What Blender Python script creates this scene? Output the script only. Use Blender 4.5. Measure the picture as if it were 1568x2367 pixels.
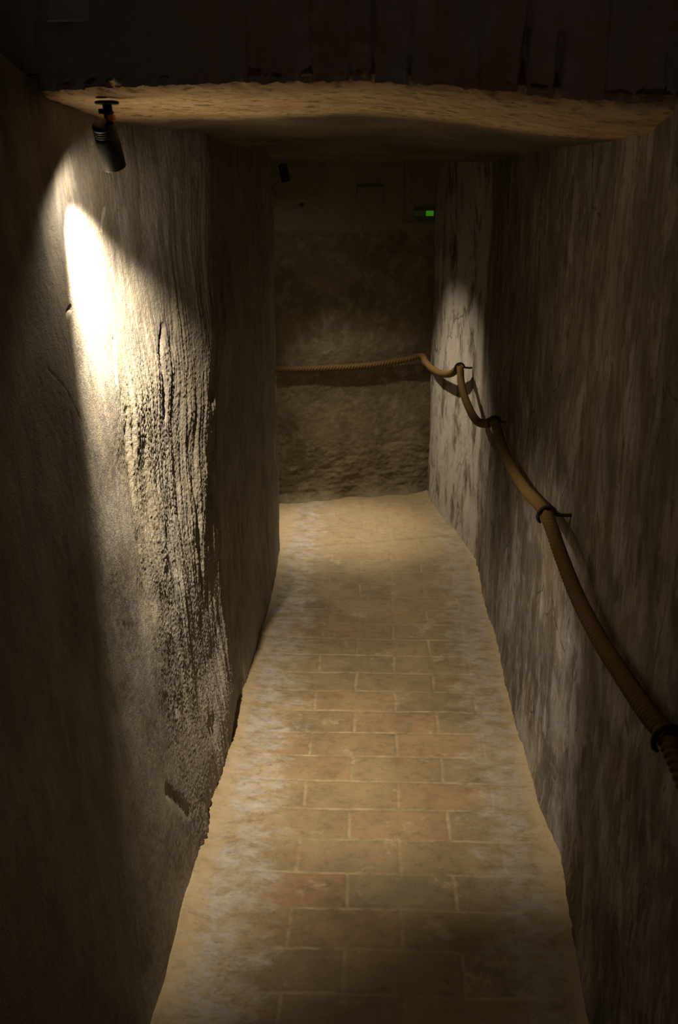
import bpy, math
import numpy as np
from mathutils import Vector, Matrix

for o in list(bpy.data.objects):
    bpy.data.objects.remove(o)
scene = bpy.context.scene
COL = scene.collection

# ------------------------------------------------------------------ camera
F_PX, IW, IH = 2400.0, 1568.0, 2367.0
EYE = 1.65
PITCH = math.atan(812.0 / F_PX)
YAW = math.atan(91.0 * math.cos(PITCH) / F_PX)
cam_data = bpy.data.cameras.new('camera')
cam_data.sensor_fit = 'VERTICAL'
cam_data.sensor_height = 23.6
cam_data.sensor_width = 15.6
cam_data.lens = F_PX / IH * 23.6
cam_data.clip_start = 0.02
cam_data.dof.use_dof = True
cam_data.dof.focus_distance = 2.7
cam_data.dof.aperture_fstop = 4.5
cam = bpy.data.objects.new('camera', cam_data)
COL.objects.link(cam)
cam.location = (0, 0, EYE)
cam.rotation_euler = (math.pi / 2 - PITCH, 0, YAW)
scene.camera = cam

_f = np.array([-math.sin(YAW) * math.cos(PITCH), math.cos(YAW) * math.cos(PITCH), -math.sin(PITCH)])
_r = np.array([math.cos(YAW), math.sin(YAW), 0.0])
_u = np.cross(_r, _f)


def on(x, y, axis, value):
    """Where the sight line of a pixel meets the world plane axis = value (survey of the photograph)."""
    d = _f + _r * (x - IW / 2) / F_PX - _u * (y - IH / 2) / F_PX
    c = np.array([0, 0, EYE])
    return c + d * (value - c[axis]) / d[axis]


# ------------------------------------------------------------------ world, exposure
world = bpy.data.worlds.new('world')
scene.world = world
world.use_nodes = True
bg = world.node_tree.nodes['Background']
bg.inputs['Color'].default_value = (0.90, 0.74, 0.68, 1)
bg.inputs['Strength'].default_value = 0.17
scene.view_settings.view_transform = 'Standard'
scene.view_settings.look = 'None'
scene.view_settings.exposure = 0.0
scene.view_settings.gamma = 1.0
scene.view_settings.use_curve_mapping = False
scene.cycles.use_denoising = True
scene.cycles.max_bounces = 8
scene.cycles.diffuse_bounces = 6
scene.cycles.sample_clamp_indirect = 4.0

# lamp settings (the lights themselves sit inside the lamp housings further down)
LAMP_A = dict(beams=(('spot_beam', 105.0, 55, 1.0, (0.46, 0.50, -1.0)), ('spot_core', 140.0, 84, 1.0, (-0.22, 0.40, -1.0)),
                     ('spot_spill', 2.8, 174, 0.45, (-0.18, 0.36, -1.0))))
LAMP_B = dict(beams=(('spot_beam', 74.0, 82, 1.0, (0.40, -0.12, -1.0)), ('spot_core', 85.0, 42, 1.0, (0.13, -0.07, -1.0)),
                     ('spot_spill', 0.5, 178, 1.0, (0.1, -0.1, -1.0))))
LIGHT_COL = (1.0, 0.85, 0.63)

# ------------------------------------------------------------------ numpy noise
_rng = np.random.RandomState(7)
_perm = _rng.permutation(512).astype(np.int64)
_g = _rng.normal(size=(512, 3))
_g /= np.linalg.norm(_g, axis=1)[:, None]


def perlin(x, y, z):
    x, y, z = np.broadcast_arrays(x, y, z)
    xi, yi, zi = np.floor(x).astype(np.int64), np.floor(y).astype(np.int64), np.floor(z).astype(np.int64)
    xf, yf, zf = x - xi, y - yi, z - zi
    fx, fy, fz = [t * t * t * (t * (t * 6 - 15) + 10) for t in (xf, yf, zf)]
    out = 0
    for dx in (0, 1):
        wx = fx if dx else 1 - fx
        for dy in (0, 1):
            wy = fy if dy else 1 - fy
            for dz in (0, 1):
                wz = fz if dz else 1 - fz
                h = _perm[(_perm[(_perm[(xi + dx) & 511] + yi + dy) & 511] + zi + dz) & 511]
                g = _g[h]
                out = out + wx * wy * wz * (g[..., 0] * (xf - dx) + g[..., 1] * (yf - dy) + g[..., 2] * (zf - dz))
    return out * 1.6


def fbm(x, y, z, octaves=4, gain=0.5):
    s, a, k = 0, 1.0, 1.0
    for i in range(octaves):
        s = s + a * perlin(x * k + 17.3 * i, y * k + 5.1 * i, z * k + 9.7 * i)
        a *= gain
        k *= 2.03
    return s


def ridge(x, y, z, octaves=3, gain=0.5):
    s, a, k = 0, 1.0, 1.0
    for i in range(octaves):
        s = s + a * (1 - 2 * np.abs(perlin(x * k + 3.3 * i, y * k, z * k + 7.9 * i)))
        a *= gain
        k *= 2.1
    return s


def sm(v, a, b):
    t = np.clip((v - a) / (b - a), 0, 1)
    return t * t * (3 - 2 * t)


def bump(v, c, w):
    return np.exp(-((v - c) / w) ** 2)


def seg_dist(px, py, pts):
    """distance of points to a polyline"""
    best = None
    for (ax, ay), (bx, by) in zip(pts[:-1], pts[1:]):
        vx, vy = bx - ax, by - ay
        t = np.clip(((px - ax) * vx + (py - ay) * vy) / (vx * vx + vy * vy), 0, 1)
        d = np.hypot(px - ax - t * vx, py - ay - t * vy)
        best = d if best is None else np.minimum(best, d)
    return best


# ------------------------------------------------------------------ mesh helpers
def link_mesh(name, verts, faces, mat, parent=None, smooth=True):
    me = bpy.data.meshes.new(name)
    if isinstance(faces, np.ndarray):
        n, k = faces.shape
        me.vertices.add(len(verts))
        me.vertices.foreach_set('co', np.asarray(verts, dtype=np.float32).ravel())
        me.loops.add(n * k)
        me.loops.foreach_set('vertex_index', faces.astype(np.int32).ravel())
        me.polygons.add(n)
        me.polygons.foreach_set('loop_start', np.arange(0, n * k, k, dtype=np.int32))
        me.polygons.foreach_set('loop_total', np.full(n, k, dtype=np.int32))
        me.update(calc_edges=True)
        me.validate()
    else:
        me.from_pydata([tuple(v) for v in verts], [], [tuple(f) for f in faces])
        me.update()
    me.polygons.foreach_set('use_smooth', np.full(len(me.polygons), smooth, dtype=bool))
    me.materials.append(mat)
    ob = bpy.data.objects.new(name, me)
    COL.objects.link(ob)
    if parent is not None:
        ob.parent = parent
    return ob


def grid_solid(name, P, back, mat):
    """P: (n, m, 3) front surface; back: vector function giving the hidden rear skin, closed at the rim."""
    n, m, _ = P.shape
    idx = np.arange(n * m).reshape(n, m)
    a, b, c, d = idx[:-1, :-1], idx[1:, :-1], idx[1:, 1:], idx[:-1, 1:]
    F = np.stack([a, b, c, d], -1).reshape(-1, 4)
    rim = np.concatenate([idx[0, :], idx[1:, -1], idx[-1, -2::-1], idx[-2:0:-1, 0]])
    V = P.reshape(-1, 3)
    B = back(V[rim])
    k = len(rim)
    o = len(V)
    j = np.arange(k)
    jn = (j + 1) % k
    R = np.stack([rim[jn], rim[j], o + j, o + jn], -1)
    cen = B.mean(0)
    V2 = np.vstack([V, B, cen[None]])
    # close the rear with quads built from the rim and its centre
    T = np.stack([o + jn[::2], o + j[::2], np.full(len(j[::2]), o + k), np.full(len(j[::2]), o + k)], -1)
    faces = np.vstack([F, R])
    return link_mesh(name, V2[:-1], faces, mat)


def structure(ob):
    ob['kind'] = 'structure'
    return ob


def empty(name, loc, label, cat, group=None):
    o = bpy.data.objects.new(name, None)
    o.empty_display_size = 0.05
    COL.objects.link(o)
    o.location = loc
    tag(o, label, cat, group)
    return o


def tag(o, label, cat, group=None):
    o['label'] = label
    o['category'] = cat
    if group:
        o['group'] = group
    return o


def frame_of(t):
    t = Vector(t).normalized()
    up = Vector((0, 0, 1)) if abs(t.z) < 0.9 else Vector((0, 1, 0))
    a = t.cross(up).normalized()
    return t, a, a.cross(t).normalized()


def lathe(profile, axis_from, axis_to, seg=40):
    """profile = [(distance along axis, radius)]; closed solid of revolution between two points' axis."""
    p0, p1 = Vector(axis_from), Vector(axis_to)
    t, a, b = frame_of(p1 - p0)
    V, Fc = [], []
    for (s, r) in profile:
        for k in range(seg):
            w = 2 * math.pi * k / seg
            V.append(p0 + t * s + (a * math.cos(w) + b * math.sin(w)) * r)
    for i in range(len(profile) - 1):
        for k in range(seg):
            k2 = (k + 1) % seg
            Fc.append((i * seg + k, i * seg + k2, (i + 1) * seg + k2, (i + 1) * seg + k))
    if profile[0][1] > 1e-6:
        Fc.append(tuple(range(seg - 1, -1, -1)))
    if profile[-1][1] > 1e-6:
        q = (len(profile) - 1) * seg
        Fc.append(tuple(q + k for k in range(seg)))
    return V, Fc


def sweep(path, rad, seg=16, lobes=0, pitch=0.06, depth=0.0, fuzz=0.0):
    """tube along a path with parallel transport; lobes twist round it like rope strands"""
    P = np.asarray(path, float)
    n = len(P)
    T = np.gradient(P, axis=0)
    T /= np.linalg.norm(T, axis=1)[:, None]
    s = np.concatenate([[0], np.cumsum(np.linalg.norm(np.diff(P, axis=0), axis=1))])
    N = np.zeros_like(P)
    v = np.cross(T[0], [0, 0, 1.0])
    if np.linalg.norm(v) < 0.1:
        v = np.cross(T[0], [0, 1.0, 0])
    N[0] = v / np.linalg.norm(v)
    for i in range(1, n):
        v = N[i - 1] - T[i] * (N[i - 1] @ T[i])
        N[i] = v / np.linalg.norm(v)
    Bn = np.cross(T, N)
    w = np.arange(seg) * 2 * math.pi / seg
    W, S = np.meshgrid(w, s)
    if np.ndim(rad) == 0:
        R = np.full(W.shape, float(rad))
    else:
        R = np.repeat(np.asarray(rad)[:, None], seg, 1)
    if lobes:
        ph = W + 2 * math.pi * S / pitch
        R = R * (1 - depth * np.abs(np.sin(lobes * ph / 2)) ** 5)
        R = R + fuzz * perlin(W * 6, S * 400, S * 0 + 3.3) * 0.5
    V = P[:, None, :] + R[..., None] * (np.cos(W)[..., None] * N[:, None, :] + np.sin(W)[..., None] * Bn[:, None, :])
    idx = np.arange(n * seg).reshape(n, seg)
    nx = np.roll(idx, -1, axis=1)
    Fq = np.stack([idx[:-1], nx[:-1], nx[1:], idx[1:]], -1).reshape(-1, 4)
    V = V.reshape(-1, 3)
    faces = [tuple(q) for q in Fq] + [tuple(idx[0][::-1]), tuple(idx[-1])]
    return V, faces


def catmull(pts, step):
    P = np.asarray(pts, float)
    P = np.vstack([2 * P[0] - P[1], P, 2 * P[-1] - P[-2]])
    out = []
    for i in range(1, len(P) - 2):
        p0, p1, p2, p3 = P[i - 1], P[i], P[i + 1], P[i + 2]
        d = [max(np.linalg.norm(b - a), 1e-6) ** 0.5 for a, b in ((p0, p1), (p1, p2), (p2, p3))]
        t0, t1 = 0, d[0]
        t2, t3 = t1 + d[1], t1 + d[1] + d[2]
        n = max(2, int(np.linalg.norm(p2 - p1) / step))
        for t in np.linspace(t1, t2, n, endpoint=False):
            a1 = (t1 - t) / (t1 - t0) * p0 + (t - t0) / (t1 - t0) * p1
            a2 = (t2 - t) / (t2 - t1) * p1 + (t - t1) / (t2 - t1) * p2
            a3 = (t3 - t) / (t3 - t2) * p2 + (t - t2) / (t3 - t2) * p3
            b1 = (t2 - t) / (t2 - t0) * a1 + (t - t0) / (t2 - t0) * a2
            b2 = (t3 - t) / (t3 - t1) * a2 + (t - t1) / (t3 - t1) * a3
            out.append((t2 - t) / (t2 - t1) * b1 + (t - t1) / (t2 - t1) * b2)
    out.append(P[-2])
    out = np.array(out)
    s = np.concatenate([[0], np.cumsum(np.linalg.norm(np.diff(out, axis=0), axis=1))])
    q = np.linspace(0, s[-1], max(2, int(s[-1] / step)))
    return np.stack([np.interp(q, s, out[:, k]) for k in range(out.shape[1])], 1)


def var_steps(stops):
    """[(start, step), ..., (end, None)] -> unevenly spaced stations"""
    out = []
    for (a, st), (b, _) in zip(stops[:-1], stops[1:]):
        n = max(1, int(round((b - a) / st)))
        out.extend(np.linspace(a, b, n, endpoint=False))
    out.append(stops[-1][0])
    return np.array(out)


# ------------------------------------------------------------------ materials
class NT:
    def __init__(self, name):
        self.m = bpy.data.materials.new(name)
        self.m.use_nodes = True
        self.t = self.m.node_tree
        self.b = self.t.nodes['Principled BSDF']
        tc = self.t.nodes.new('ShaderNodeTexCoord')
        self.co = tc.outputs['Object']

    def n(self, kind, **kw):
        nd = self.t.nodes.new(kind)
        for k, v in kw.items():
            if k.startswith('i_'):
                self.set(nd.inputs[k[2:].replace('_', ' ')], v)
            else:
                setattr(nd, k, v)
        return nd

    def set(self, sock, v):
        if hasattr(v, 'is_output') and v.is_output:
            self.t.links.new(v, sock)
        else:
            sock.default_value = v

    def mapping(self, scale=(1, 1, 1), loc=(0, 0, 0), rot=(0, 0, 0), src=None):
        nd = self.n('ShaderNodeMapping')
        self.set(nd.inputs['Vector'], src or self.co)
        nd.inputs['Scale'].default_value = scale
        nd.inputs['Location'].default_value = loc
        nd.inputs['Rotation'].default_value = rot
        return nd.outputs[0]

    def noise(self, vec, scale, detail=4, rough=0.55, dist=0.0):
        nd = self.n('ShaderNodeTexNoise')
        self.set(nd.inputs['Vector'], vec)
        nd.inputs['Scale'].default_value = scale
        nd.inputs['Detail'].default_value = detail
        nd.inputs['Roughness'].default_value = rough
        nd.inputs['Distortion'].default_value = dist
        return nd.outputs['Fac']

    def ramp(self, fac, stops, interp='LINEAR'):
        nd = self.n('ShaderNodeValToRGB')
        nd.color_ramp.interpolation = interp
        el = nd.color_ramp.elements
        while len(el) < len(stops):
            el.new(0.5)
        for e, (p, c) in zip(el, stops):
            e.position = p
            e.color = (c, c, c, 1) if isinstance(c, (int, float)) else tuple(c) + (1,)
        self.set(nd.inputs['Fac'], fac)
        return nd.outputs['Color']

    def mix(self, fac, a, b, mode='MIX'):
        nd = self.n('ShaderNodeMix', data_type='RGBA', blend_type=mode)
        self.set(nd.inputs[0], fac)
        for s, v in ((nd.inputs[6], a), (nd.inputs[7], b)):
            if isinstance(v, tuple) and len(v) == 3:
                v = v + (1,)
            self.set(s, v)
        return nd.outputs[2]

    def math(self, op, a, b=0.0, c=0.0):
        nd = self.n('ShaderNodeMath', operation=op)
        self.set(nd.inputs[0], a)
        self.set(nd.inputs[1], b)
        self.set(nd.inputs[2], c)
        return nd.outputs[0]

    def sep(self, src=None):
        nd = self.n('ShaderNodeSeparateXYZ')
        self.set(nd.inputs[0], src or self.co)
        return nd.outputs

    def bump(self, height, strength, dist, prev=None):
        nd = self.n('ShaderNodeBump')
        nd.inputs['Strength'].default_value = strength
        nd.inputs['Distance'].default_value = dist
        self.set(nd.inputs['Height'], height)
        if prev is not None:
            self.set(nd.inputs['Normal'], prev)
        return nd.outputs[0]

    def finish(self, color, rough=0.9, normal=None, spec=0.25, metallic=0.0):
        if isinstance(color, tuple) and len(color) == 3:
            color = color + (1,)
        self.set(self.b.inputs['Base Color'], color)
        self.set(self.b.inputs['Roughness'], rough)
        self.b.inputs['Specular IOR Level'].default_value = spec
        self.b.inputs['Metallic'].default_value = metallic
        if normal is not None:
            self.set(self.b.inputs['Normal'], normal)
        return self.m


def plaster(name, light, mid, dark, streak=(9, 9, 1.3), grain=0.0012, streak_bump=0.002, patch=0.5, orange=0.0, spec=0.25, rough=0.88, crack=0.0, tint=None, pale_from=None, brown_shade_above=None):
    t = NT(name)
    v_st = t.mapping(scale=streak)
    v_fn = t.mapping(scale=(streak[0] * 4, streak[1] * 4, streak[2] * 3))
    n1 = t.noise(v_st, 1.6, 6, 0.6, 0.6)
    n2 = t.noise(t.co, 5.5, 5, 0.6, 0.4)
    n3 = t.noise(v_fn, 2.0, 5, 0.65, 0.2)
    n4 = t.noise(t.co, 90, 4, 0.6)
    base = t.mix(t.ramp(n1, [(0.36, 0.0), (0.64, 1.0)]), dark, mid)
    base = t.mix(t.ramp(n2, [(0.52 - 0.1 * patch, 0.0), (0.62, 1.0)]), base, light)
    base = t.mix(t.ramp(n3, [(0.35, 0.55), (0.6, 1.0)]), tuple(0.55 * c for c in dark), base)
    # pale flaked patches with ragged edges
    n5 = t.noise(t.mapping(scale=(1.5, 1.5, 0.6), loc=(4.1, 2.2, 7.7)), 7.0, 9, 0.72, 0.3)
    base = t.mix(t.ramp(n5, [(0.575, 0.0), (0.60, 0.55)]), base, tuple(min(1, 1.12 * c) for c in light))
    if orange:
        n6 = t.noise(t.mapping(loc=(9, 1, 3)), 3.1, 5, 0.6)
        base = t.mix(t.math('MULTIPLY', t.ramp(n6, [(0.5, 0.0), (0.66, 1.0)]), orange), base, (0.40, 0.235, 0.09))
    if tint:
        n7 = t.noise(t.mapping(loc=(2, 5, 1), scale=(1, 1, 0.6)), 24, 5, 0.7)
        n8 = t.noise(t.mapping(loc=(7, 5, 1), scale=(1, 1, 0.5)), 4.5, 4, 0.6)
        k = t.ramp(t.math('ADD', t.math('MULTIPLY', n7, 0.6), t.math('MULTIPLY', n8, 0.4)), [(0.44, 0.0), (0.60, 0.55)])
        base = t.mix(k, base, tint)
    if brown_shade_above is not None:
        # old brown skin above limewash, ragged boundary; its darkness also stands in for shade
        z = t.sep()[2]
        zz = t.math('ADD', t.math('SUBTRACT', z, brown_shade_above), t.math('MULTIPLY', t.math('SUBTRACT', n1, 0.5), 1.3))
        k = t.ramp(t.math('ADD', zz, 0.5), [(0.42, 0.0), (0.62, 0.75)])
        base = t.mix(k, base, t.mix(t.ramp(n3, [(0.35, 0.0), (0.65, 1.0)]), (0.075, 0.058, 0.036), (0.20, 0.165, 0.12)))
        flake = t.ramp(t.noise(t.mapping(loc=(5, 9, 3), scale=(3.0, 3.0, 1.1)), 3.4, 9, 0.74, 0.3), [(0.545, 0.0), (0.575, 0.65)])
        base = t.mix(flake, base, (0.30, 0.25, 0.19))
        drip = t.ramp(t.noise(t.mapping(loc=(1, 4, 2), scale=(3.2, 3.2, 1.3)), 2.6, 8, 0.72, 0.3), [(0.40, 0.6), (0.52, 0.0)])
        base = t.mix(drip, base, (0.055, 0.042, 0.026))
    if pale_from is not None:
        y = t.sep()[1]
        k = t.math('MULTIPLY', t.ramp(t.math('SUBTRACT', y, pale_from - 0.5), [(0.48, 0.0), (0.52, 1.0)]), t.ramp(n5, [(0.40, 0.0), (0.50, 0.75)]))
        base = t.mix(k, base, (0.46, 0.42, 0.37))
    speck = t.ramp(n4, [(0.30, 0.45), (0.42, 1.0)])
    base = t.mix(0.55, base, speck, 'MULTIPLY')
    h = t.math('ADD', t.math('MULTIPLY', t.noise(t.co, 300, 4, 0.65), 0.9), t.noise(t.co, 90, 5, 0.65))
    nrm = t.bump(h, 0.9, grain)
    nrm = t.bump(n3, 0.8, streak_bump, nrm)
    if crack:
        vo = t.n('ShaderNodeTexVoronoi', feature='DISTANCE_TO_EDGE')
        t.set(vo.inputs['Vector'], t.mix(0.12, t.mapping(scale=(4.0, 4.0, 1.6)), t.noise(t.co, 9, 5)))
        vo.inputs['Scale'].default_value = 1.5
        line = t.ramp(vo.outputs['Distance'], [(0.0, 0.0), (0.012, 1.0)])
        keep = t.ramp(t.noise(t.co, 2.7, 3), [(0.52, 1.0), (0.56, 0.0)])
        msk = t.mix(keep, line, (1, 1, 1))
        base = t.mix(crack, base, msk, 'MULTIPLY')
    return t.finish(base, rough, nrm, spec)


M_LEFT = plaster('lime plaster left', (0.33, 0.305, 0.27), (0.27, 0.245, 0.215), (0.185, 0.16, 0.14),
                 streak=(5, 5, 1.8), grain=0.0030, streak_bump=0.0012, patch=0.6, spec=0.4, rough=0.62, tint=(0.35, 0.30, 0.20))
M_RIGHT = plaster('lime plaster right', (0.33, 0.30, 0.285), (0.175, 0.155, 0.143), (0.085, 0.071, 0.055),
                  streak=(4.6, 4.6, 1.9), grain=0.0020, streak_bump=0.0012, patch=0.55, orange=0.22, crack=0.7, tint=(0.165, 0.138, 0.09), pale_from=4.25, brown_shade_above=0.85)
M_END = plaster('damp plaster end', (0.30, 0.255, 0.17), (0.25, 0.205, 0.125), (0.17, 0.135, 0.075),
                streak=(4, 4, 2.5), grain=0.0015, streak_bump=0.002, patch=0.2)


def make_ceiling_material():
    """pale dressed lintel stone at the mouth, darker smooth plaster behind its edge"""
    t = NT('soffit stone and plaster')
    x, y, z = t.sep()
    n1 = t.noise(t.mapping(scale=(2.5, 8, 8)), 2.2, 6, 0.62, 0.4)
    n2 = t.noise(t.mapping(scale=(1, 3, 3)), 26, 6, 0.68, 0.3)
    n3 = t.noise(t.co, 3.4, 4)
    stone = t.mix(t.ramp(n1, [(0.36, 0.0), (0.62, 1.0)]), (0.44, 0.30, 0.155), (0.62, 0.48, 0.29))
    stone = t.mix(t.ramp(n2, [(0.36, 0.85), (0.48, 0.0)]), stone, (0.13, 0.085, 0.04))
    plas = t.mix(t.ramp(n3, [(0.4, 0.0), (0.62, 1.0)]), (0.09, 0.072, 0.046), (0.15, 0.12, 0.075))
    line = t.math('ADD', t.math('MULTIPLY', x, -0.16), t.math('MULTIPLY', t.math('SUBTRACT', n3, 0.5), 0.10))
    k = t.ramp(t.math('ADD', t.math('SUBTRACT', y, 2.21), t.math('SUBTRACT', 0.5, line)), [(0.44, 0.0), (0.56, 1.0)])
    col = t.mix(k, stone, plas)
    h = t.math('ADD', t.math('MULTIPLY', n2, 0.9), t.math('MULTIPLY', t.noise(t.co, 150, 4, 0.6), 0.5))
    return t.finish(col, 0.9, t.bump(h, 0.9, 0.003), 0.2)


M_CEIL = make_ceiling_material()


def make_end_material():
    """smooth skim coat above a ragged line, rough damp render below it"""
    t = NT('end wall render')
    x, y, z = t.sep()
    n_edge = t.noise(t.mapping(scale=(1, 1, 1)), 7, 5, 0.65)
    zz = t.math('ADD', z, t.math('MULTIPLY', t.math('SUBTRACT', n_edge, 0.5), 0.10))
    up = t.ramp(t.math('SUBTRACT', zz, 0.825), [(0.498, 0.0), (0.506, 1.0)])
    na = t.noise(t.co, 4, 6, 0.62, 0.4)
    nb = t.noise(t.co, 17, 6, 0.65, 0.3)
    low = t.mix(t.ramp(na, [(0.38, 0.0), (0.62, 1.0)]), (0.12, 0.096, 0.054), (0.20, 0.165, 0.10))
    low = t.mix(t.ramp(nb, [(0.5, 0.0), (0.66, 0.6)]), low, (0.28, 0.24, 0.165))
    top = t.mix(na, (0.20, 0.17, 0.11), (0.245, 0.21, 0.14))
    col = t.mix(up, low, top)
    col = t.mix(0.5, col, t.ramp(t.noise(t.co, 80, 4), [(0.30, 0.5), (0.42, 1.0)]), 'MULTIPLY')
    h = t.math('ADD', t.noise(t.co, 45, 6, 0.65), t.math('MULTIPLY', t.noise(t.co, 180, 4, 0.6), 0.5))
    return t.finish(col, 0.9, t.bump(h, 0.8, 0.0025), 0.2)


ROW, BW = 0.1308, 0.257
ROW0 = 2.778


def make_floor_material():
    t = NT('worn brick paving')
    x, y, z = t.sep()
    wob = t.math('MULTIPLY', t.math('SUBTRACT', t.noise(t.co, 6, 3), 0.5), 0.016)
    wob2 = t.math('MULTIPLY', t.math('SUBTRACT', t.noise(t.mapping(loc=(5, 3, 1)), 8, 3), 0.5), 0.016)
    cx = t.math('ADD', t.math('ADD', x, 0.055 + 40.5 * BW), wob2)
    cy = t.math('ADD', t.math('ADD', y, -ROW0 + 40 * ROW), wob)
    cv = t.n('ShaderNodeCombineXYZ')
    t.set(cv.inputs[0], cx)
    t.set(cv.inputs[1], cy)

    def brick(mortar, smooth, c1=(0, 0, 0, 1), c2=(1, 1, 1, 1), cm=(0.5, 0.5, 0.5, 1)):
        b = t.n('ShaderNodeTexBrick', offset=0.5, offset_frequency=2)
        t.set(b.inputs['Vector'], cv.outputs[0])
        b.inputs['Color1'].default_value = c1
        b.inputs['Color2'].default_value = c2
        b.inputs['Mortar'].default_value = cm
        b.inputs['Scale'].default_value = 1
        b.inputs['Mortar Size'].default_value = mortar
        b.inputs['Mortar Smooth'].default_value = smooth
        b.inputs['Bias'].default_value = 0
        b.inputs['Brick Width'].default_value = BW
        b.inputs['Row Height'].default_value = ROW
        return b.outputs
    b1 = brick(0.0070, 0.8)
    b2 = brick(0.009, 1.0)
    tone = t.ramp(b1['Color'], [(0.0, (0.20, 0.143, 0.072)), (0.35, (0.225, 0.168, 0.088)), (0.62, (0.255, 0.175, 0.088)), (0.86, (0.29, 0.165, 0.085)), (1.0, (0.195, 0.158, 0.095))])
    nl = t.noise(t.co, 4.2, 5, 0.6, 0.3)
    nm = t.noise(t.co, 17, 8, 0.72, 0.2)
    dirt = t.mix(t.ramp(nl, [(0.40, 0.0), (0.62, 1.0)]), (0.15, 0.118, 0.07), (0.255, 0.195, 0.105))
    col = t.mix(t.ramp(nm, [(0.38, 0.85), (0.62, 0.25)]), tone, dirt)
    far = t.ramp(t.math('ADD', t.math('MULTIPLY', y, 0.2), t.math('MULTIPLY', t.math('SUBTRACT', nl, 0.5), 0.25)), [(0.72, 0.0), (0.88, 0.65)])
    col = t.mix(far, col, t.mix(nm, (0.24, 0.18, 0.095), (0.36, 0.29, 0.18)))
    # mortar, broken up by wear
    wear = t.ramp(t.noise(t.mapping(loc=(2, 7, 0)), 13, 6, 0.7), [(0.40, 0.0), (0.55, 1.0)])
    mort = t.mix(t.ramp(t.noise(t.co, 6, 3), [(0.4, 0.0), (0.6, 1.0)]), (0.36, 0.285, 0.17), (0.25, 0.20, 0.125))
    col = t.mix(t.math('MULTIPLY', b1['Fac'], t.math('MULTIPLY', t.math('MULTIPLY', wear, 0.8), t.math('SUBTRACT', 1.0, far))), col, mort)
    # grey-lilac lime smear along both walls, ragged inner edge, brick showing through
    ax = t.math('ABSOLUTE', t.math('SUBTRACT', x, 0.02))
    rag = t.math('MULTIPLY', t.math('SUBTRACT', t.noise(t.mapping(scale=(1, 1.6, 1)), 9, 9, 0.75, 0.3), 0.5), 0.55)
    edge = t.ramp(t.math('ADD', ax, rag), [(0.235, 0.0), (0.33, 1.0)])
    la = t.noise(t.mapping(scale=(1, 1.5, 1), loc=(1, 1, 1)), 13, 8, 0.7, 0.3)
    lb = t.noise(t.mapping(scale=(1, 1.6, 1), loc=(8, 1, 1)), 30, 6, 0.7, 0.2)
    lime = t.ramp(la, [(0.34, (0.185, 0.145, 0.085)), (0.44, (0.27, 0.215, 0.135)), (0.52, (0.31, 0.275, 0.235)), (0.66, (0.37, 0.34, 0.31))])
    lime = t.mix(t.ramp(lb, [(0.50, 0.0), (0.62, 0.7)]), lime, (0.34, 0.26, 0.15))
    lime = t.mix(t.ramp(lb, [(0.34, 0.6), (0.42, 0.0)]), lime, (0.16, 0.128, 0.085))
    leftish = t.ramp(x, [(0.0, 1.0), (0.25, 0.72)])
    col = t.mix(t.math('MULTIPLY', edge, leftish), col, lime)
    foot = t.ramp(t.math('ADD', ax, t.math('MULTIPLY', rag, 0.12)), [(0.385, 0.0), (0.42, 0.75)])
    col = t.mix(foot, col, (0.36, 0.27, 0.155))
    blot = t.ramp(t.noise(t.mapping(loc=(3, 3, 8)), 8, 9, 0.76, 0.2), [(0.57, 0.0), (0.63, 0.6)])
    col = t.mix(blot, col, (0.36, 0.285, 0.18))
    # dark pitting
    pit = t.ramp(t.noise(t.co, 60, 6, 0.75), [(0.30, 0.45), (0.42, 1.0)])
    col = t.mix(0.55, col, pit, 'MULTIPLY')
    soot = t.ramp(t.noise(t.mapping(loc=(6, 2, 2), scale=(1, 1.4, 1)), 22, 8, 0.75), [(0.32, 0.5), (0.50, 1.0)])
    col = t.mix(0.6, col, soot, 'MULTIPLY')
    h = t.math('SUBTRACT', t.math('MULTIPLY', t.noise(t.co, 70, 6, 0.65), 0.6), t.math('MULTIPLY', b2['Fac'], 0.5))
    nrm = t.bump(h, 0.7, 0.0022)
    nrm = t.bump(t.noise(t.co, 260, 3, 0.6), 0.5, 0.0008, nrm)
    return t.finish(col, 0.75, nrm, 0.3)


def make_lintel_material():
    t = NT('sooty brick and mortar')
    x, y, z = t.sep()
    n1 = t.noise(t.mapping(scale=(1.6, 1, 0.8)), 9, 6, 0.65, 0.5)
    n2 = t.noise(t.mapping(loc=(3, 1, 1)), 13, 6, 0.65, 0.3)
    red = t.mix(t.ramp(n1, [(0.42, 0.0), (0.60, 1.0)]), (0.40, 0.35, 0.32), (0.42, 0.27, 0.20))
    red = t.mix(t.ramp(n2, [(0.52, 0.0), (0.66, 0.7)]), red, (0.52, 0.46, 0.42))
    grey = t.mix(n1, (0.34, 0.31, 0.265), (0.46, 0.42, 0.36))
    side = t.ramp(t.math('ADD', x, t.math('MULTIPLY', n2, 0.2)), [(0.0, 0.0), (0.08, 1.0)])
    side = t.ramp(t.math('ADD', t.math('ADD', x, 0.75), t.math('MULTIPLY', n2, 0.25)), [(0.50, 0.0), (0.72, 1.0)])
    col = t.mix(side, grey, red)
    h = t.math('ADD', t.noise(t.co, 38, 6, 0.7), t.math('MULTIPLY', t.noise(t.co, 160, 3), 0.4))
    return t.finish(col, 0.92, t.bump(h, 0.9, 0.004), 0.15)


def simple(name, col, rough=0.5, metallic=0.0, spec=0.5, noise_amt=0.25, nscale=60, bump_d=0.0003):
    t = NT(name)
    n = t.noise(t.co, nscale, 4, 0.6)
    c = t.mix(n, tuple(c * (1 - noise_amt) for c in col), tuple(min(1, c * (1 + noise_amt)) for c in col))
    return t.finish(c, rough, t.bump(n, 0.5, bump_d), spec, metallic)


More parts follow.
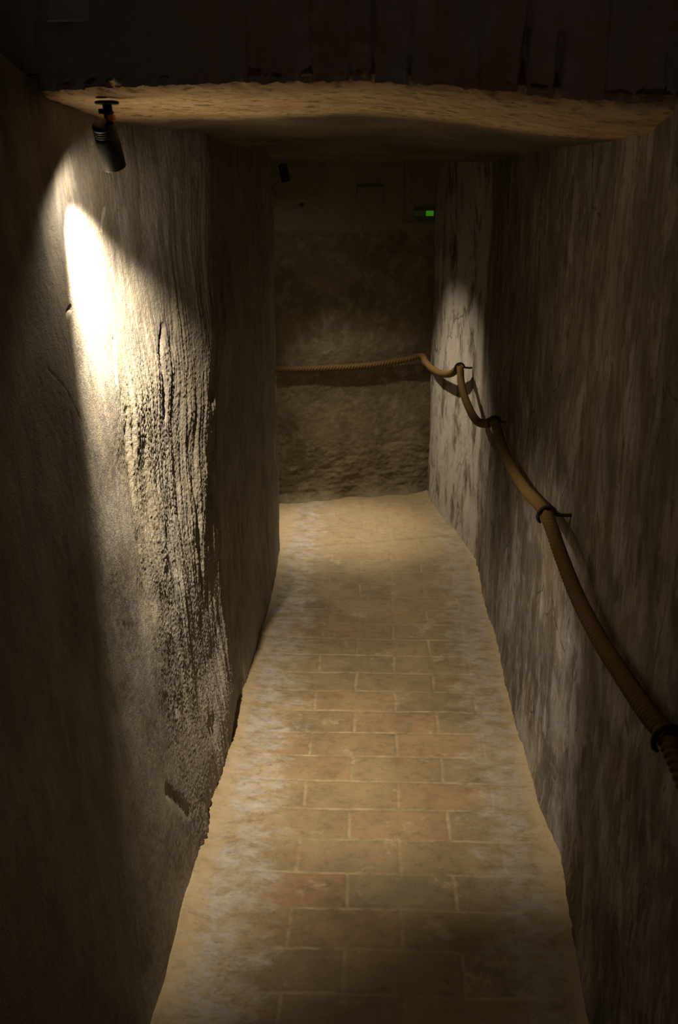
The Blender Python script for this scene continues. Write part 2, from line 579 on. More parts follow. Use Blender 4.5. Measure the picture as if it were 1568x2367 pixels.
M_END2 = make_end_material()
M_FLOOR = make_floor_material()
M_LINTEL = make_lintel_material()
M_BLACK = simple('black anodised metal', (0.022, 0.021, 0.022), 0.42, 0.3)
M_IRON = simple('rusted wrought iron', (0.035, 0.022, 0.014), 0.75, 0.4, nscale=220, noise_amt=0.5)
M_BRASS = simple('amber swivel collar', (0.55, 0.24, 0.04), 0.4, 0.6)
M_PLATE = simple('grey box cover', (0.37, 0.37, 0.32), 0.6, 0.0)
M_PLATE2 = simple('painted box cover', (0.19, 0.16, 0.105), 0.7, 0.0)
M_PLASTIC = simple('dark grey plastic', (0.10, 0.09, 0.07), 0.5)


def emission_mat(name, col, strength, base=(0.05, 0.05, 0.05)):
    t = NT(name)
    t.b.inputs['Emission Color'].default_value = tuple(col) + (1,)
    t.b.inputs['Emission Strength'].default_value = strength
    n = t.noise(t.co, 150, 2)
    return t.finish(t.mix(n, base, tuple(1.2 * c for c in base)), 0.4)


M_GREEN = emission_mat('lit green diode window', (0.10, 0.55, 0.015), 0.24, (0.02, 0.08, 0.01))
M_GREEN_DIM = emission_mat('dim green window', (0.12, 0.34, 0.05), 0.022, (0.04, 0.06, 0.02))
M_LENS = emission_mat('lamp glass', (1.0, 0.82, 0.55), 30.0, (0.5, 0.5, 0.45))


def make_rope_material():
    t = NT('ochre hemp rope')
    n = t.noise(t.mapping(scale=(1, 1, 1)), 240, 5, 0.7)
    n2 = t.noise(t.co, 12, 3)
    c = t.mix(n, (0.085, 0.046, 0.013), (0.18, 0.108, 0.036))
    c = t.mix(t.math('MULTIPLY', n2, 0.5), c, (0.13, 0.09, 0.042))
    return t.finish(c, 0.95, t.bump(n, 0.9, 0.0012), 0.1)


M_ROPE = make_rope_material()

# ------------------------------------------------------------------ left wall
def lamp_a_side(Y, Z):
    return sm(Y, 2.80, 2.15)


def left_x(Y, Z):
    """corridor-facing surface of the left wall (before fine relief)"""
    base = np.interp(Y, [-1.5, 1.4, 2.0, 2.6, 3.3, 3.7, 4.0, 4.34], [-0.425, -0.425, -0.432, -0.432, -0.422, -0.415, -0.408, -0.424])
    batter = -0.150 * np.clip(Z / 1.66, 0, 1.1) ** 0.95 * lamp_a_side(Y, Z)
    rid = 0.012 * bump(Y, 2.66 + 0.05 * np.sin(Z * 5 + 0.3), 0.10) * sm(Z, 0.7, 1.1)
    rid = rid - 0.016 * sm(Y, 2.74, 2.95) * sm(Z, 0.1, 0.7) * (1 - sm(Y, 3.6, 4.2)) - 0.004 * bump(Y, 2.9, 0.5)
    hollow = -0.015 * sm(Z, 0.10, 0.35) * (1 - sm(Z, 0.9, 1.2)) * sm(Y, 1.9, 2.2) * (1 - sm(Y, 3.0, 3.5))
    return base + batter + rid + hollow


def build_left_wall():
    Yst = var_steps([(-1.5, 0.08), (0.7, 0.012), (1.35, 0.0042), (1.90, 0.0023), (2.85, 0.008), (4.30, None)])
    Zst = var_steps([(-0.03, 0.0029), (1.80, None)])
    Y, Z = np.meshgrid(Yst, Zst, indexing='ij')
    X = left_x(Y, Z)
    # broad lumps of the old render
    lump = 0.009 * fbm(Y * 3.2, Z * 2.2, 0 * Y + 1.7, 3)
    # vertical runs of render, leaning over near the floor
    lean = Y + 0.10 * np.clip(0.85 - Z, 0, 1) ** 1.3 * -1.0 + 0.010 * fbm(Y * 5, Z * 3.0, 0 * Y + 8, 2)
    s1 = ridge(lean * 24, Z * 1.7, 0 * Y + 2.2, 2)
    s2 = ridge(lean * 62, Z * 3.2, 0 * Y + 6.2, 2, 0.6)
    zone = sm(Y + 0.06 * fbm(Y * 4, Z * 4, 0 * Y + 4, 2), 1.98, 2.30) * (1 - 0.65 * sm(Y, 2.95, 3.3))
    zone = zone * (0.20 + 0.80 * sm(1.38 - Z + 0.15 * (Y - 2.2), 0.0, 0.25))
    amp = 0.25 + 0.95 * np.clip(fbm(Y * 3, Z * 2.6, 0 * Y + 11, 2) + 0.45, 0, 1)
    s0 = np.clip(ridge(lean * 10 + 4, Z * 1.5, 0 * Y + 33, 2), -1.5, 0.5)
    runs = (0.0052 * s1 + 0.0036 * s2) * zone * amp + 0.0075 * s0 * zone * (Y > 2.0)
    # pitted grain
    g1 = fbm(Y * 70, Z * 45, 0 * Y + 3.3, 3, 0.7)
    grain = 0.0010 * g1 * (0.45 + 0.55 * zone) * sm(Y, 1.2, 1.7)
    # bead-like crust
    beads = np.clip(perlin(Y * 190, Z * 150, 0 * Y + 9.1) + 0.1, 0, 1) * 0.0026 * zone * (1 - sm(Y, 2.78, 2.9))
    # chips and gouges
    gouge = np.clip(fbm(Y * 10, Z * 3.2, 0 * Y + 21, 3) - 0.42, 0, 1) * -0.022 * zone
    X = X + lump * sm(Y, 1.0, 1.6) + runs + grain + beads + gouge

    def yz(px, py, plane=-0.50):
        q = on(px, py, 0, plane)
        return q[1], q[2]
    # curved hairline crack and two chips left of the light streak
    for pts, w, dep in ((([yz(175, 868), yz(205, 905), yz(232, 965), yz(243, 1030), yz(247, 1070)]), 0.0020, 0.0018),
                        (([yz(236, 698), yz(226, 718)]), 0.0045, 0.012),
                        (([yz(318, 482), yz(311, 530)]), 0.004, 0.006),
                        (([yz(325, 620), yz(333, 700)]), 0.003, 0.005),
                        (([yz(405, 760, -.47), yz(402, 815, -.47), yz(408, 900, -.47), yz(412, 960, -.47)]), 0.009, 0.014),
                        (([yz(340, 790, -.48), yz(337, 880, -.48)]), 0.005, 0.010),
                        (([yz(410, 1830, -.44), yz(440, 1880, -.44)]), 0.016, 0.006)):
        X = X - dep * np.exp(-(seg_dist(Y, Z, pts) / w) ** 2)
    # smooth trowelled patch on the ridge
    pt = np.exp(-(seg_dist(Y, Z, [yz(482, 800, -.44), yz(480, 900, -.44)]) / 0.035) ** 4)
    X = X * (1 - pt) + pt * (left_x(Y, Z) + 0.004)
    pt = np.exp(-(seg_dist(Y, Z, [yz(325, 500, -.52), yz(330, 560, -.52)]) / 0.030) ** 4)
    X = X * (1 - pt) + pt * (left_x(Y, Z) + 0.002)
    # near part is topped by a sloping ledge; beyond the lintel it runs up into the ceiling
    top = np.interp(Yst, [-1.5, 1.4, 1.74, 1.90, 1.98, 4.4], [1.88, 1.845, 1.81, 1.785, 1.80, 1.80])
    Zf = -0.03 + (Z + 0.03) / 1.83 * (top[:, None] + 0.03)
    P = np.stack([X, Y, Zf], -1)
    # jamb: round the far corner and run off to the left
    th = np.linspace(0, 1, 60)[1:]
    zc = Zf[-1]
    nz = fbm(zc * 0 + 1.0, zc * 30, zc * 0 + 4.4, 4, 0.6)
    rows = []
    x0 = X[-1]
    for a in th:
        if a < 0.3:
            w = a / 0.3 * math.pi / 2
            px = x0 - 0.028 * (1 - math.cos(w))
            py = 4.30 + 0.035 * math.sin(w) + 0 * zc
        else:
            px = x0 - 0.028 - (a - 0.3) / 0.7 * 1.3
            py = 4.335 + 0 * zc
        py = py + 0.005 * fbm(px * 20, zc * 20, zc * 0 + 2, 3)
        px = px + 0.003 * nz * (a < 0.35) + (0.009 * np.exp(-((zc - 1.545) / 0.012) ** 2) + 0.004 * bump(zc, 1.43, 0.006) + 0.005 * bump(zc, 1.28, 0.006) + 0.006 * bump(zc, 0.62, 0.012)) * (a < 0.33)
        rows.append(np.stack([px, py, zc], -1))
    P = np.concatenate([P, np.array(rows)], 0)
    ob = grid_solid('wall_left', P, lambda V: np.stack([np.full(len(V), -1.85), np.clip(V[:, 1], -1.5, 4.31), V[:, 2]], -1), M_LEFT)
    return structure(ob)


build_left_wall()


# ------------------------------------------------------------------ right wall
def build_wall_along(name, pts, step_stops, zst, mat, side, relief, back_off=0.3):
    path = catmull([(a, b, 0) for a, b in pts], 0.004)
    s = np.concatenate([[0], np.cumsum(np.linalg.norm(np.diff(path, axis=0), axis=1))])
    S = var_steps(step_stops(s[-1], s, path))
    px, py = np.interp(S, s, path[:, 0]), np.interp(S, s, path[:, 1])
    tx, ty = np.gradient(px, S), np.gradient(py, S)
    l = np.hypot(tx, ty)
    k = np.ones(9) / 9
    nx, ny = (-ty / l) * side, (tx / l) * side
    nx = np.convolve(np.pad(nx, 4, 'edge'), k, 'valid')
    ny = np.convolve(np.pad(ny, 4, 'edge'), k, 'valid')
    XX, ZZ = np.meshgrid(px, zst, indexing='ij')
    YY, _ = np.meshgrid(py, zst, indexing='ij')
    SS, _ = np.meshgrid(S, zst, indexing='ij')
    D = relief(SS, XX, YY, ZZ)
    P = np.stack([XX + nx[:, None] * D, YY + ny[:, None] * D, ZZ], -1)
    NX, NY = np.repeat(nx, len(zst)), np.repeat(ny, len(zst))
    return P


RIGHT = [(0.455, -1.5), (0.455, 0.4), (0.452, 1.2), (0.452, 1.67), (0.466, 1.94), (0.473, 2.187), (0.464, 2.40), (0.452, 2.80), (0.452, 3.44),
         (0.448, 3.80), (0.446, 4.16), (0.442, 4.27), (0.420, 4.42), (0.375, 4.62), (0.325, 4.85), (0.300, 5.05), (0.282, 5.26), (0.265, 5.7)]


def right_relief(S, X, Y, Z):
    d = 0.008 * fbm(Y * 2.2 + X, Z * 1.8, 0 * Y + 31, 3)
    d = d + 0.0020 * ridge(S * 12, Z * 3.0, 0 * Y + 12, 2) * (0.4 + sm(1.3 - Z, 0, 0.8))
    d = d + 0.0011 * fbm(S * 48, Z * 26, 0 * Y + 3, 3, 0.6)
    # flaking skin: shallow steps with ragged outlines
    f = fbm(S * 4.5, Z * 2.6, 0 * Y + 44, 5, 0.6)
    d = d + 0.0016 * sm(f, 0.10, 0.16) + 0.0014 * sm(f, -0.30, -0.25)
    # foot of the wall swells unevenly above the paving
    d = d + 0.010 * np.exp(-Z / 0.10) * (0.3 + 0.9 * perlin(Y * 3.1, 0 * Y + 5, 0 * Y))
    # low rib of render near the bottom of the picture
    q = [tuple(on(a, b, 0, 0.452)[1:]) for a, b in ((1297, 1990), (1312, 2060), (1345, 2200), (1372, 2330))]
    d = d + 0.008 * np.exp(-(seg_dist(Y, Z, q) / 0.022) ** 2)
    for a, w, dep in (([(1302, 1462), (1303, 1480)], .003, .008), ([(1342, 1460), (1340, 1485)], .003, .008),
                      ([(1298, 1660), (1294, 1720)], .0025, .006), ([(1276, 1785), (1270, 1808)], .003, .008),
                      ([(1305, 1908), (1300, 1945), (1295, 1968)], .003, .010), ([(1365, 1832), (1377, 1870), (1395, 1905)], .003, .005),
                      ([(1245, 1795), (1248, 1812)], .003, .007)):
        q = [tuple(on(u, v, 0, 0.455)[1:]) for u, v in a]
        d = d - dep * np.exp(-(seg_dist(Y, Z, q) / w) ** 2)
    return d


def build_right_wall():
    def stops(L, s, path):
        s15 = np.interp(1.1, path[:, 1], s)
        return [(0, 0.06), (s15, 0.0055), (L, None)]
    zst = var_steps([(-0.03, 0.006), (1.85, 0.03), (2.4, None)])
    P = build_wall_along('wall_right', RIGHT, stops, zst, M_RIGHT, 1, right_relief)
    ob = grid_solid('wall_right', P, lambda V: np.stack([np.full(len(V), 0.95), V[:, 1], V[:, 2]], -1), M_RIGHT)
    return structure(ob)


build_right_wall()

# ------------------------------------------------------------------ end wall
E0, E1 = np.array([-0.477, 5.025]), np.array([0.282, 5.236])
ED = (E1 - E0) / np.linalg.norm(E1 - E0)
EN = np.array([ED[1], -ED[0]])          # towards the camera


def end_point(px, py, off=0.0):
    """pixel -> point on the end wall plane (moved off it towards the corridor)"""
    d = _f + _r * (px - IW / 2) / F_PX - _u * (py - IH / 2) / F_PX
    c = np.array([0, 0, EYE])
    p0 = E0 + EN * off
    t = (p0 @ EN - c[:2] @ EN) / (d[:2] @ EN)
    return c + d * t


def end_uv(px, py):
    p = end_point(px, py)
    return (p[:2] - E0) @ ED, p[2]


def build_end_wall():
    L = np.linspace(-1.3, 1.1, 420)
    zst = var_steps([(-0.03, 0.0045), (1.85, 0.03), (2.2, None)])
    S, Z = np.meshgrid(L, zst, indexing='ij')
    d = 0.006 * fbm(S * 3, Z * 3, 0 * S + 51, 3) + 0.0016 * fbm(S * 30, Z * 30, 0 * S + 5, 3, 0.6)
    rough = sm(0.42 - Z, 0, 0.25)
    d = d + rough * (0.0035 * ridge(S * 8, Z * 16, 0 * S + 1, 3, 0.6) - 0.004)
    d = d + 0.05 * np.exp(-np.clip(Z, 0, 9) / 0.035) * (0.6 + 0.8 * perlin(S * 7, 0 * S, 0 * S + 2))
    edge = 1.305 + 0.05 * fbm(S * 7, 0 * S, 0 * S + 6, 4)
    d = d + 0.004 * sm(Z, edge, edge + 0.008)
    # drill hole and shallow niche for the indicator box
    hx, hz = end_uv(699, 472)
    d = d - 0.03 * np.exp(-(np.hypot(S - hx, Z - hz) / 0.008) ** 4)
    a, z1 = end_uv(934, 380)
    b, z0 = end_uv(1003, 514)
    d = d - 0.006 * sm(S, a, a + 0.008) * sm(-S, -b - .2, -b - 0.1) * sm(Z, z0, z0 + 0.01) * sm(-Z, -1.75, -1.72)
    base = E0[None, None, :] + S[..., None] * ED + d[..., None] * EN
    P = np.dstack([base, Z])
    ob = grid_solid('wall_end', P, lambda V: np.stack([V[:, 0], np.full(len(V), 5.9), V[:, 2]], -1), M_END2)
    return structure(ob)


build_end_wall()

# ------------------------------------------------------------------ floor
def build_floor():
    Xst = var_steps([(-1.85, 0.05), (-0.55, 0.004), (0.56, 0.04), (0.95, None)])
    Yst = var_steps([(-1.5, 0.06), (1.3, 0.0055), (5.6, None)])
    X, Y = np.meshgrid(Xst, Yst, indexing='ij')
    z = 0.004 * fbm(X * 3, Y * 3, 0 * X + 61, 3) + 0.0007 * fbm(X * 40, Y * 40, 0 * X + 2, 3)
    # joints
    wx = X + 0.055 + 40.5 * BW
    wy = Y - ROW0 + 40 * ROW
    row = np.floor(wy / ROW)
    fy = np.abs(wy / ROW - np.round(wy / ROW)) * ROW
    ox = wx / BW + np.where(row.astype(int) % 2 == 0, 0.5, 0.0)
    fx = np.abs(ox - np.round(ox)) * BW
    j = np.maximum(np.exp(-(fy / 0.004) ** 2), np.exp(-(fx / 0.004) ** 2))
    z = z - 0.0012 * j * sm(0.36 - np.abs(X), 0, 0.1)
    # worn hollow down the middle, render heaped at the foot of both walls
    lx = left_x(Y, 0 * Y)
    rx = np.interp(Y, [q[1] for q in RIGHT], [q[0] for q in RIGHT])
    z = z + 0.016 * np.exp(-np.clip(X - lx, 0, 9) / 0.028) * (0.7 + 0.9 * perlin(Y * 6, 0 * Y, 0 * Y + 3)) * (Y < 4.3)
    z = z + 0.015 * np.exp(-np.clip(rx - X, 0, 9) / 0.025) * (0.6 + 0.9 * perlin(Y * 5, 0 * Y, 0 * Y + 9))
    # worn sill across the corridor mouth, broken away at the right
    ys = 4.341 + (X + 0.426) / (0.392 + 0.426) * (4.552 - 4.341) + 0.008 * fbm(X * 9, 0 * X, 0 * X + 1, 3)
    z = z + 0.006 * sm(Y, ys - 0.004, ys + 0.004) * np.exp(-np.clip(Y - ys, 0, 9) / 0.30)
    P = np.dstack([X, Y, z])
    P = P[:, ::-1]
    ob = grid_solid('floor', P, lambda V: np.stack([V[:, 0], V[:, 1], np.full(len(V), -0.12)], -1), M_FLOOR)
    return structure(ob)


build_floor()


# ------------------------------------------------------------------ ceiling of the passage
def edge_y(X):
    return np.interp(X, [-0.9, -0.6, -0.5, -0.4, -0.2, 0.0, 0.5, 0.9], [1.98, 1.95, 1.89, 1.83, 1.77, 1.73, 1.69, 1.66])


def ceil_t(X, Y):
    tl = np.interp(Y, [1.6, 2.0, 2.15, 2.33, 2.64, 2.84, 4.0, 4.28, 4.36, 4.5, 4.56, 6], [0.107, 0.105, 0.094, 0.079, 0.069, 0.058, 0.024, 0.010, -0.004, -0.004, 0.055, 0.055])
    tr = np.interp(Y, [1.6, 1.72, 1.9, 2.5, 3.5, 4.2, 4.36, 4.5, 4.56, 6], [0.092, 0.070, 0.046, 0.034, 0.020, 0.004, -0.006, -0.006, 0.055, 0.055])
    w = sm(X, -0.05, 0.46)
    return tl * (1 - w) + tr * w


def build_ceiling():
    Xst = var_steps([(-1.85, 0.05), (-0.62, 0.005), (0.55, 0.05), (0.95, None)])
    V = var_steps([(0.0, 0.006), (0.8, 0.012), (3.9, None)])
    X, W = np.meshgrid(Xst, V, indexing='ij')
    Y = edge_y(X) + W
    lip = np.exp(-W / 0.012)
    t = ceil_t(X, Y) + 0.022 * lip ** 1.2
    z = EYE + t + 0.0035 * fbm(X * 4, Y * 4, 0 * X + 71, 3) + 0.0022 * fbm(X * 26, Y * 60, 0 * X + 2, 3, 0.6)
    z = z - 0.004 * np.clip(ridge(X * 9, Y * 30, 0 * X + 6, 2) - 0.9, 0, 1) * (W < 0.9)
    # sagging arch of the far lip
    z = z + 0.010 * np.exp(-((Y - 4.37) / 0.10) ** 2) * np.cos(np.clip((X - 0.05) / 0.45, -1, 1) * math.pi / 2)
    Y = Y + 0.004 * lip * fbm(X * 17, 0 * X, 0 * X + 8, 5, 0.75)
    P = np.dstack([X, Y, z])
    ob = grid_solid('ceiling', P, lambda Q: np.stack([Q[:, 0], np.maximum(Q[:, 1], 2.1), np.full(len(Q), 2.35)], -1), M_CEIL)
    return structure(ob)


build_ceiling()


# ------------------------------------------------------------------ brick lintel face above the passage mouth
def lintel_x(px):
    return on(px, 130, 1, 1.71)[0]


def build_lintel():
    Xst = var_steps([(-1.85, 0.05), (-0.75, 0.003), (0.75, 0.03), (0.95, None)])
    H = var_steps([(0.0, 0.0035), (0.36, 0.03), (0.72, None)])
    X, Hh = np.meshgrid(Xst, H, indexing='ij')
    Y0 = edge_y(X)
    zb = EYE + ceil_t(X, Y0 + 0.01) + 0.010
    zb = zb + 0.004 * fbm(X * 13, 0 * X, 0 * X + 3, 5, 0.75)
    Z = zb + Hh
    low = np.exp(-Hh / 0.05)
    d = 0.005 * fbm(X * 9, Z * 7, 0 * X + 81, 4, 0.55) + 0.004 * low * fbm(X * 30, Z * 40, 0 * X + 1, 3)
    d = d + low ** 2 * (0.002 + 0.007 * fbm(X * 40, Z * 55, 0 * X + 17, 3, 0.65))
    # open joints between the bricks on edge: (pixel, top pixel row, bottom pixel row, width, depth)
    for p0, ya, p1, yb, w, dep in ((868, -200, 862, 222, .0032, .018), (950, 130, 945, 222, .0036, .020), (955, -200, 957, 80, .0026, .010),
                                   (1238, -200, 1222, 90, .0040, .012), (1222, 70, 1203, 226, .0062, .026), (1302, 80, 1287, 226, .0058, .020),
                                   (803, -100, 803, 140, .0024, .008), (716, 130, 714, 205, .0024, .008), (808, 170, 806, 214, .003, .014),
                                   (1100, -200, 1098, 60, .0022, .005), (1118, 120, 1112, 190, .0022, .006), (626, 120, 624, 180, .0022, .006),
                                   (1545, 120, 1538, 200, .003, .008), (1040, -100, 1038, 30, .0022, .005)):
        a = on(p0, ya, 1, 1.71)
        b = on(p1, yb, 1, 1.71)
        wv = w * (0.8 + 0.5 * perlin(Z * 30, X * 0 + p0, 0 * X))
        d = d - dep * np.exp(-(seg_dist(X, Z, [(a[0], a[2]), (b[0], b[2])]) / wv) ** 4)
    # bricks stand proud by different amounts
    cells = np.array([lintel_x(p) for p in (-200, 420, 560, 640, 716, 805, 865, 950, 1040, 1110, 1215, 1295, 1400, 1540, 1900)])
    k = np.searchsorted(cells, X)
    off = _rng.uniform(-0.006, 0.006, 20)
    d = d + off[np.clip(k, 0, 19)] * sm(X, -0.35, -0.2)
    P = np.dstack([X, Y0 - d, Z])
    P = P[:, ::-1]
    ob = grid_solid('wall_lintel', P, lambda Q: np.stack([Q[:, 0], np.maximum(Q[:, 1] + 0.1, 2.12), Q[:, 2] + 0.02], -1), M_LINTEL)
    return structure(ob)


build_lintel()

# room behind the camera side: upper left wall, high ceiling
def box_mesh(name, lo, hi, mat):
    n = 12
    x0, y0, z0 = lo
    x1, y1, z1 = hi
    V = [(x, y, z) for x in (x0, x1) for y in (y0, y1) for z in (z0, z1)]
    Fc = [(0, 1, 3, 2), (4, 6, 7, 5), (0, 4, 5, 1), (2, 3, 7, 6), (0, 2, 6, 4), (1, 5, 7, 3)]
    return link_mesh(name, V, Fc, mat, smooth=False)


structure(box_mesh('ceiling_vestibule', (-1.85, -1.5, 2.36), (0.95, 2.2, 2.5), M_CEIL))
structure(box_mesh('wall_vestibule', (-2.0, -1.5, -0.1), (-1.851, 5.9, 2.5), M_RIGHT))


# ------------------------------------------------------------------ rope handrail and its rings
RX = 0.402
ring_px = [(1547, 1712), (1264, 1192), (1143, 977)]
rings = [on(x, y, 0, RX) for x, y in ring_px]


def on_line(px, py, dist):
    d = _f + _r * (px - IW / 2) / F_PX - _u * (py - IH / 2) / F_PX
    return np.array([0, 0, EYE]) + d / d[1] * dist


ring4 = on_line(1063, 851, 4.42)
ring5 = end_point(971, 823, 0.045)
rings += [ring4, ring5]


def rp(px, py, x):
    return on(px, py, 0, x)


rope_pts = [np.array([0.402, -0.35, 0.97]), np.array([0.402, 0.15, 0.82]), np.array([0.402, 0.62, 0.80]), rp(1600, 1835, 0.402), rings[0],
            rp(1500, 1650, 0.404), rp(1440, 1562, 0.410), rp(1383, 1472, 0.412), rp(1332, 1372, 0.412), rp(1296, 1280, 0.408), rings[1],
            rp(1215, 1131, 0.406), rp(1182, 1078, 0.410), rp(1160, 1025, 0.408), rings[2],
            on_line(1122, 979, 3.62), on_line(1103, 973, 3.84), on_line(1087, 948, 4.05), on_line(1073, 912, 4.22), on_line(1066, 880, 4.34), ring4,
            on_line(1045, 863, 4.53), on_line(1022, 864, 4.68), on_line(1000, 853, 4.84), on_line(985, 838, 4.98), ring5,
            end_point(940, 831, 0.026), end_point(850, 845, 0.018), end_point(740, 852, 0.017), end_point(650, 854, 0.017), end_point(560, 846, 0.017), end_point(430, 815, 0.03)]
rope_path = catmull(rope_pts, 0.0020)
V, Fc = sweep(rope_path, 0.0158, seg=40, lobes=4, pitch=0.062, depth=0.24, fuzz=0.0012)
rope = link_mesh('rope_handrail', V, Fc, M_ROPE)
tag(rope, 'thick ochre twisted rope slung through iron rings along the right and end walls', 'rope')


def hook_mesh():
    """iron eye in the x-z plane round the origin, shank running to +x"""
    r = 0.0212
    pts = []
    for a in np.linspace(math.radians(232), math.radians(8), 40):
        pts.append((r * math.cos(a), 0, r * math.sin(a)))
    pts += [(r + 0.006, 0, 0.0015), (r + 0.014, 0, 0.0005)]
    for x in np.linspace(r + 0.02, 0.080, 8):
        pts.append((x, 0, -0.0005))
    p = catmull(pts, 0.0015)
    rad = np.full(len(p), 0.0044)
    n = len(p)
    k = np.arange(n) / n
    rad = rad * (0.55 + 0.45 * sm(k, 0, 0.06))
    return sweep(p, rad, seg=12)


hook_labels = ['rusty iron eye hook nearest the camera, cut by the right edge of the photo',
               'rusty iron eye hook midway along the right wall, at mid height in the picture',
               'rusty iron eye hook high on the right wall just before the pale far corner',
               'rusty iron eye hook on the pale lit angled wall, bright plaster behind its pin',
               'small dark iron eye hook in the far corner where the rope turns left']
hook_dirs = [(1, 0.05, 0.0), (1, 0.12, -0.02), (1, 0.16, 0.0), (1, 0.25, 0.0), (EN[0] * -1, EN[1] * -1, 0)]
hv, hf = hook_mesh()
hook0 = None
for p, lab, d in zip(rings, hook_labels, hook_dirs):
    if hook0 is None:
        hook0 = link_mesh('eye_hook', hv, hf, M_IRON)
        o = hook0
    else:
        o = hook0.copy()
        COL.objects.link(o)
    o.location = p
    o.rotation_euler = (0, 0, math.atan2(d[1], d[0]))
    tag(o, lab, 'hook', 'iron eye hooks holding the rope')


# ------------------------------------------------------------------ spotlights
def make_spotlight(S, ceiling_z, base, label, plate_px=0.021, scale=1.0):
    lens = Vector(S['pos'])
    aim = Vector(S['tilt']).normalized()
    body_len, rad = S['len'], S['rad']
    head = lens - aim * body_len            # upper end of the barrel
    root = empty('spotlight', base, label, 'spotlight')
    inv = Vector(base)

    def part(name, V, Fc, mat, parent=root):
        V = [Vector(v) - inv for v in V]
        return link_mesh(name, V, Fc, mat, parent)
    b = Vector(base)
    # domed plate
    V, Fc = lathe([(0.0, 0.0001), (0.0, 0.017), (0.001, 0.0205), (0.0035, 0.0215), (0.0062, 0.019), (0.0066, 0.011), (0.0075, 0.0)], b + Vector((0, 0, 0.003)), b - Vector((0, 0, 1)))
    part('mount_plate', V, Fc, M_BLACK)
    knee = Vector((b.x + 0.002, b.y, head.z + 0.010))
    dz = (b.z - knee.z)
    V, Fc = lathe([(0, 0.0082), (dz * 0.55, 0.0082), (dz * 0.56, 0.0098), (dz * 0.72, 0.0098), (dz * 0.73, 0.008), (dz, 0.0085)], b - Vector((0, 0, 0.002)), knee)
    stem = part('stem', V, Fc, M_BLACK)
    V, Fc = lathe([(0, 0.003), (0.0, 0.0045), (0.008, 0.0045), (0.009, 0.003)], b + Vector((-0.006, -0.002, -dz * 0.62)), b + Vector((-0.03, -0.006, -dz * 0.62)), 14)
    part('set_screw', V, Fc, M_BLACK)
    V, Fc = lathe([(0, 0.0), (0, 0.0075), (0.002, 0.009), (0.010, 0.0092), (0.012, 0.007), (0.012, 0.0)], knee + Vector((0.002, 0, 0.004)), knee - Vector((0.0, 0, 0.1)), 28)
    col = part('swivel_collar', V, Fc, M_BRASS)
    col['label'] = 'amber orange swivel collar'
    r = rad
    prof = [(0.0, 0.0), (0.0, r * 0.78), (0.002, r * 0.93), (0.006, r * 0.97)]
    for i in range(4):                       # cooling grooves near the top
        s = 0.009 + i * 0.0042
        prof += [(s, r * 0.97), (s + 0.0006, r * 0.90), (s + 0.0018, r * 0.90), (s + 0.0024, r * 0.97)]
    prof += [(0.03, r), (body_len + 0.010, r), (body_len + 0.011, r * 0.985), (body_len + 0.011, r * 0.90), (body_len - 0.004, r * 0.86)]
    V, Fc = lathe(prof[:-2] + [(body_len + 0.011, r * 0.90), (body_len - 0.002, r * 0.84), (body_len - 0.002, 0.0)], head, lens, 56)
    house = part('barrel', V, Fc, M_BLACK)
    V, Fc = lathe([(0.0, 0.0), (0.0, r * 0.80), (0.0012, r * 0.80), (0.0016, 0.0)], lens - aim * 0.001, lens + aim, 40)
    ln = part('lens', V, Fc, M_LENS)
    ln['label'] = 'glowing warm white lens'
    # reflector beam and the wider spill round it, both from the same lens
    for nm, e, sz, bl, aimv in S['beams']:
        L = bpy.data.lights.new(nm, 'SPOT')
        L.energy = e
        L.color = LIGHT_COL
        L.spot_size = math.radians(sz)
        L.spot_blend = bl
        L.shadow_soft_size = S.get('soft', 0.010)
        lo = bpy.data.objects.new(nm, L)
        COL.objects.link(lo)
        lo.parent = root
        lo.location = lens + aim * 0.014 - inv
        lo.rotation_euler = Vector(aimv).normalized().to_track_quat('-Z', 'Y').to_euler()
    return root


top_a = on(247, 237, 1, 1.93)
head_a = on(238, 284, 1, 1.93)
lens_a = on(261, 372, 1, 1.965)
tilt_a = lens_a - head_a
LAMP_A['pos'] = tuple(lens_a)
LAMP_A['tilt'] = tuple(tilt_a)
LAMP_A['len'] = float(np.linalg.norm(tilt_a))
LAMP_A['rad'] = 0.0215
make_spotlight(LAMP_A, 0, tuple(top_a), 'black cylinder spotlight at the upper left washing the left wall with light')

lens_b = on(660, 413, 1, 4.70)
head_b = on(653, 380, 1, 4.69)
LAMP_B['pos'] = tuple(lens_b)
LAMP_B['tilt'] = tuple(lens_b - head_b)
LAMP_B['len'] = float(np.linalg.norm(lens_b - head_b))
LAMP_B['rad'] = 0.020
make_spotlight(LAMP_B, 0, (head_b[0] - 0.003, 4.69, EYE + 0.052), 'small black spotlight half hidden beyond the far corner of the left wall')


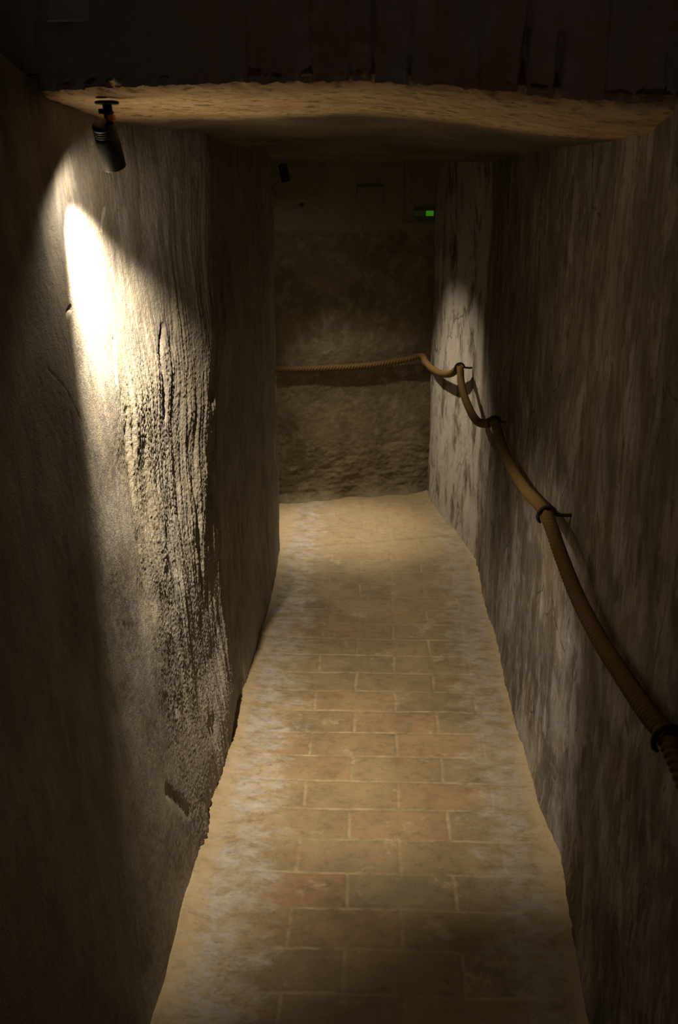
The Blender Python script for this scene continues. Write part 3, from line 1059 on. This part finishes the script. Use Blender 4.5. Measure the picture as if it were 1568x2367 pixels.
# ------------------------------------------------------------------ fittings on the walls
def panel(name, corners, thick, normal, mat, bev, label=None, cat=None, parent=None):
    """bevelled slab: corners = 4 points counter-clockwise seen from outside"""
    C = [Vector(c) for c in corners]
    n = Vector(normal).normalized()
    cen = sum(C, Vector()) / 4
    loops = []
    for off, inset in ((0.0, 0.0), (thick - bev, 0.0), (thick - bev * 0.3, bev * 0.3), (thick, bev)):
        loops.append([c + (cen - c).normalized() * inset * 1.4 + n * off for c in C])
    V = [v for l in loops for v in l]
    Fc = [(3, 2, 1, 0)]
    for i in range(3):
        for k in range(4):
            k2 = (k + 1) % 4
            Fc.append((i * 4 + k, i * 4 + k2, i * 4 + 4 + k2, i * 4 + 4 + k))
    Fc.append((12, 13, 14, 15))
    o = link_mesh(name, V, Fc, mat, parent, smooth=False)
    if label:
        tag(o, label, cat)
    return o


# blank cover on the lintel, upper left
fy = float(edge_y(np.array(-0.5))) - 0.004
q = [on(112, 50, 1, fy), on(285, 50, 1, fy), on(287, -60, 1, fy), on(110, -60, 1, fy)]
panel('junction_cover', q, 0.008, (0, -1, 0), M_PLATE, 0.002, 'plain grey rectangular box cover on the dark lintel above the large spotlight', 'cover plate')
# painted-over square cover on the end wall
nrm = (EN[0], EN[1], 0)
q = [end_point(825, 474, 0.004), end_point(886, 473, 0.004), end_point(887, 430, 0.004), end_point(825, 431, 0.004)]
panel('junction_cover', q, 0.005, nrm, M_PLATE2, 0.002, 'small painted rectangular cover high on the end wall, left of the green indicator', 'cover plate')
# indicator box with its green window
c0 = end_point(980, 497, -0.010)
ind = empty('indicator_light', tuple(c0), 'small dark indicator box glowing green high in the far right corner', 'indicator light')


def ip(px, py, off):
    return Vector(end_point(px, py, off)) - Vector(c0)


panel('case', [ip(956, 513, -.012), ip(1005, 512, -.012), ip(1005, 480, -.012), ip(956, 481, -.012)], 0.024, nrm, M_PLASTIC, 0.004, parent=ind)
g1 = panel('window', [ip(958, 499, .0125), ip(985, 499, .0125), ip(985, 487, .0125), ip(958, 487, .0125)], 0.002, nrm, M_GREEN_DIM, 0.0005, parent=ind)
g1['label'] = 'dim green left end of the window'
g2 = panel('diode', [ip(985.3, 499, .0125), ip(1002.5, 499, .0125), ip(1002.5, 487, .0125), ip(985.3, 487, .0125)], 0.002, nrm, M_GREEN, 0.0005, parent=ind)
g2['label'] = 'bright green lit end of the window'
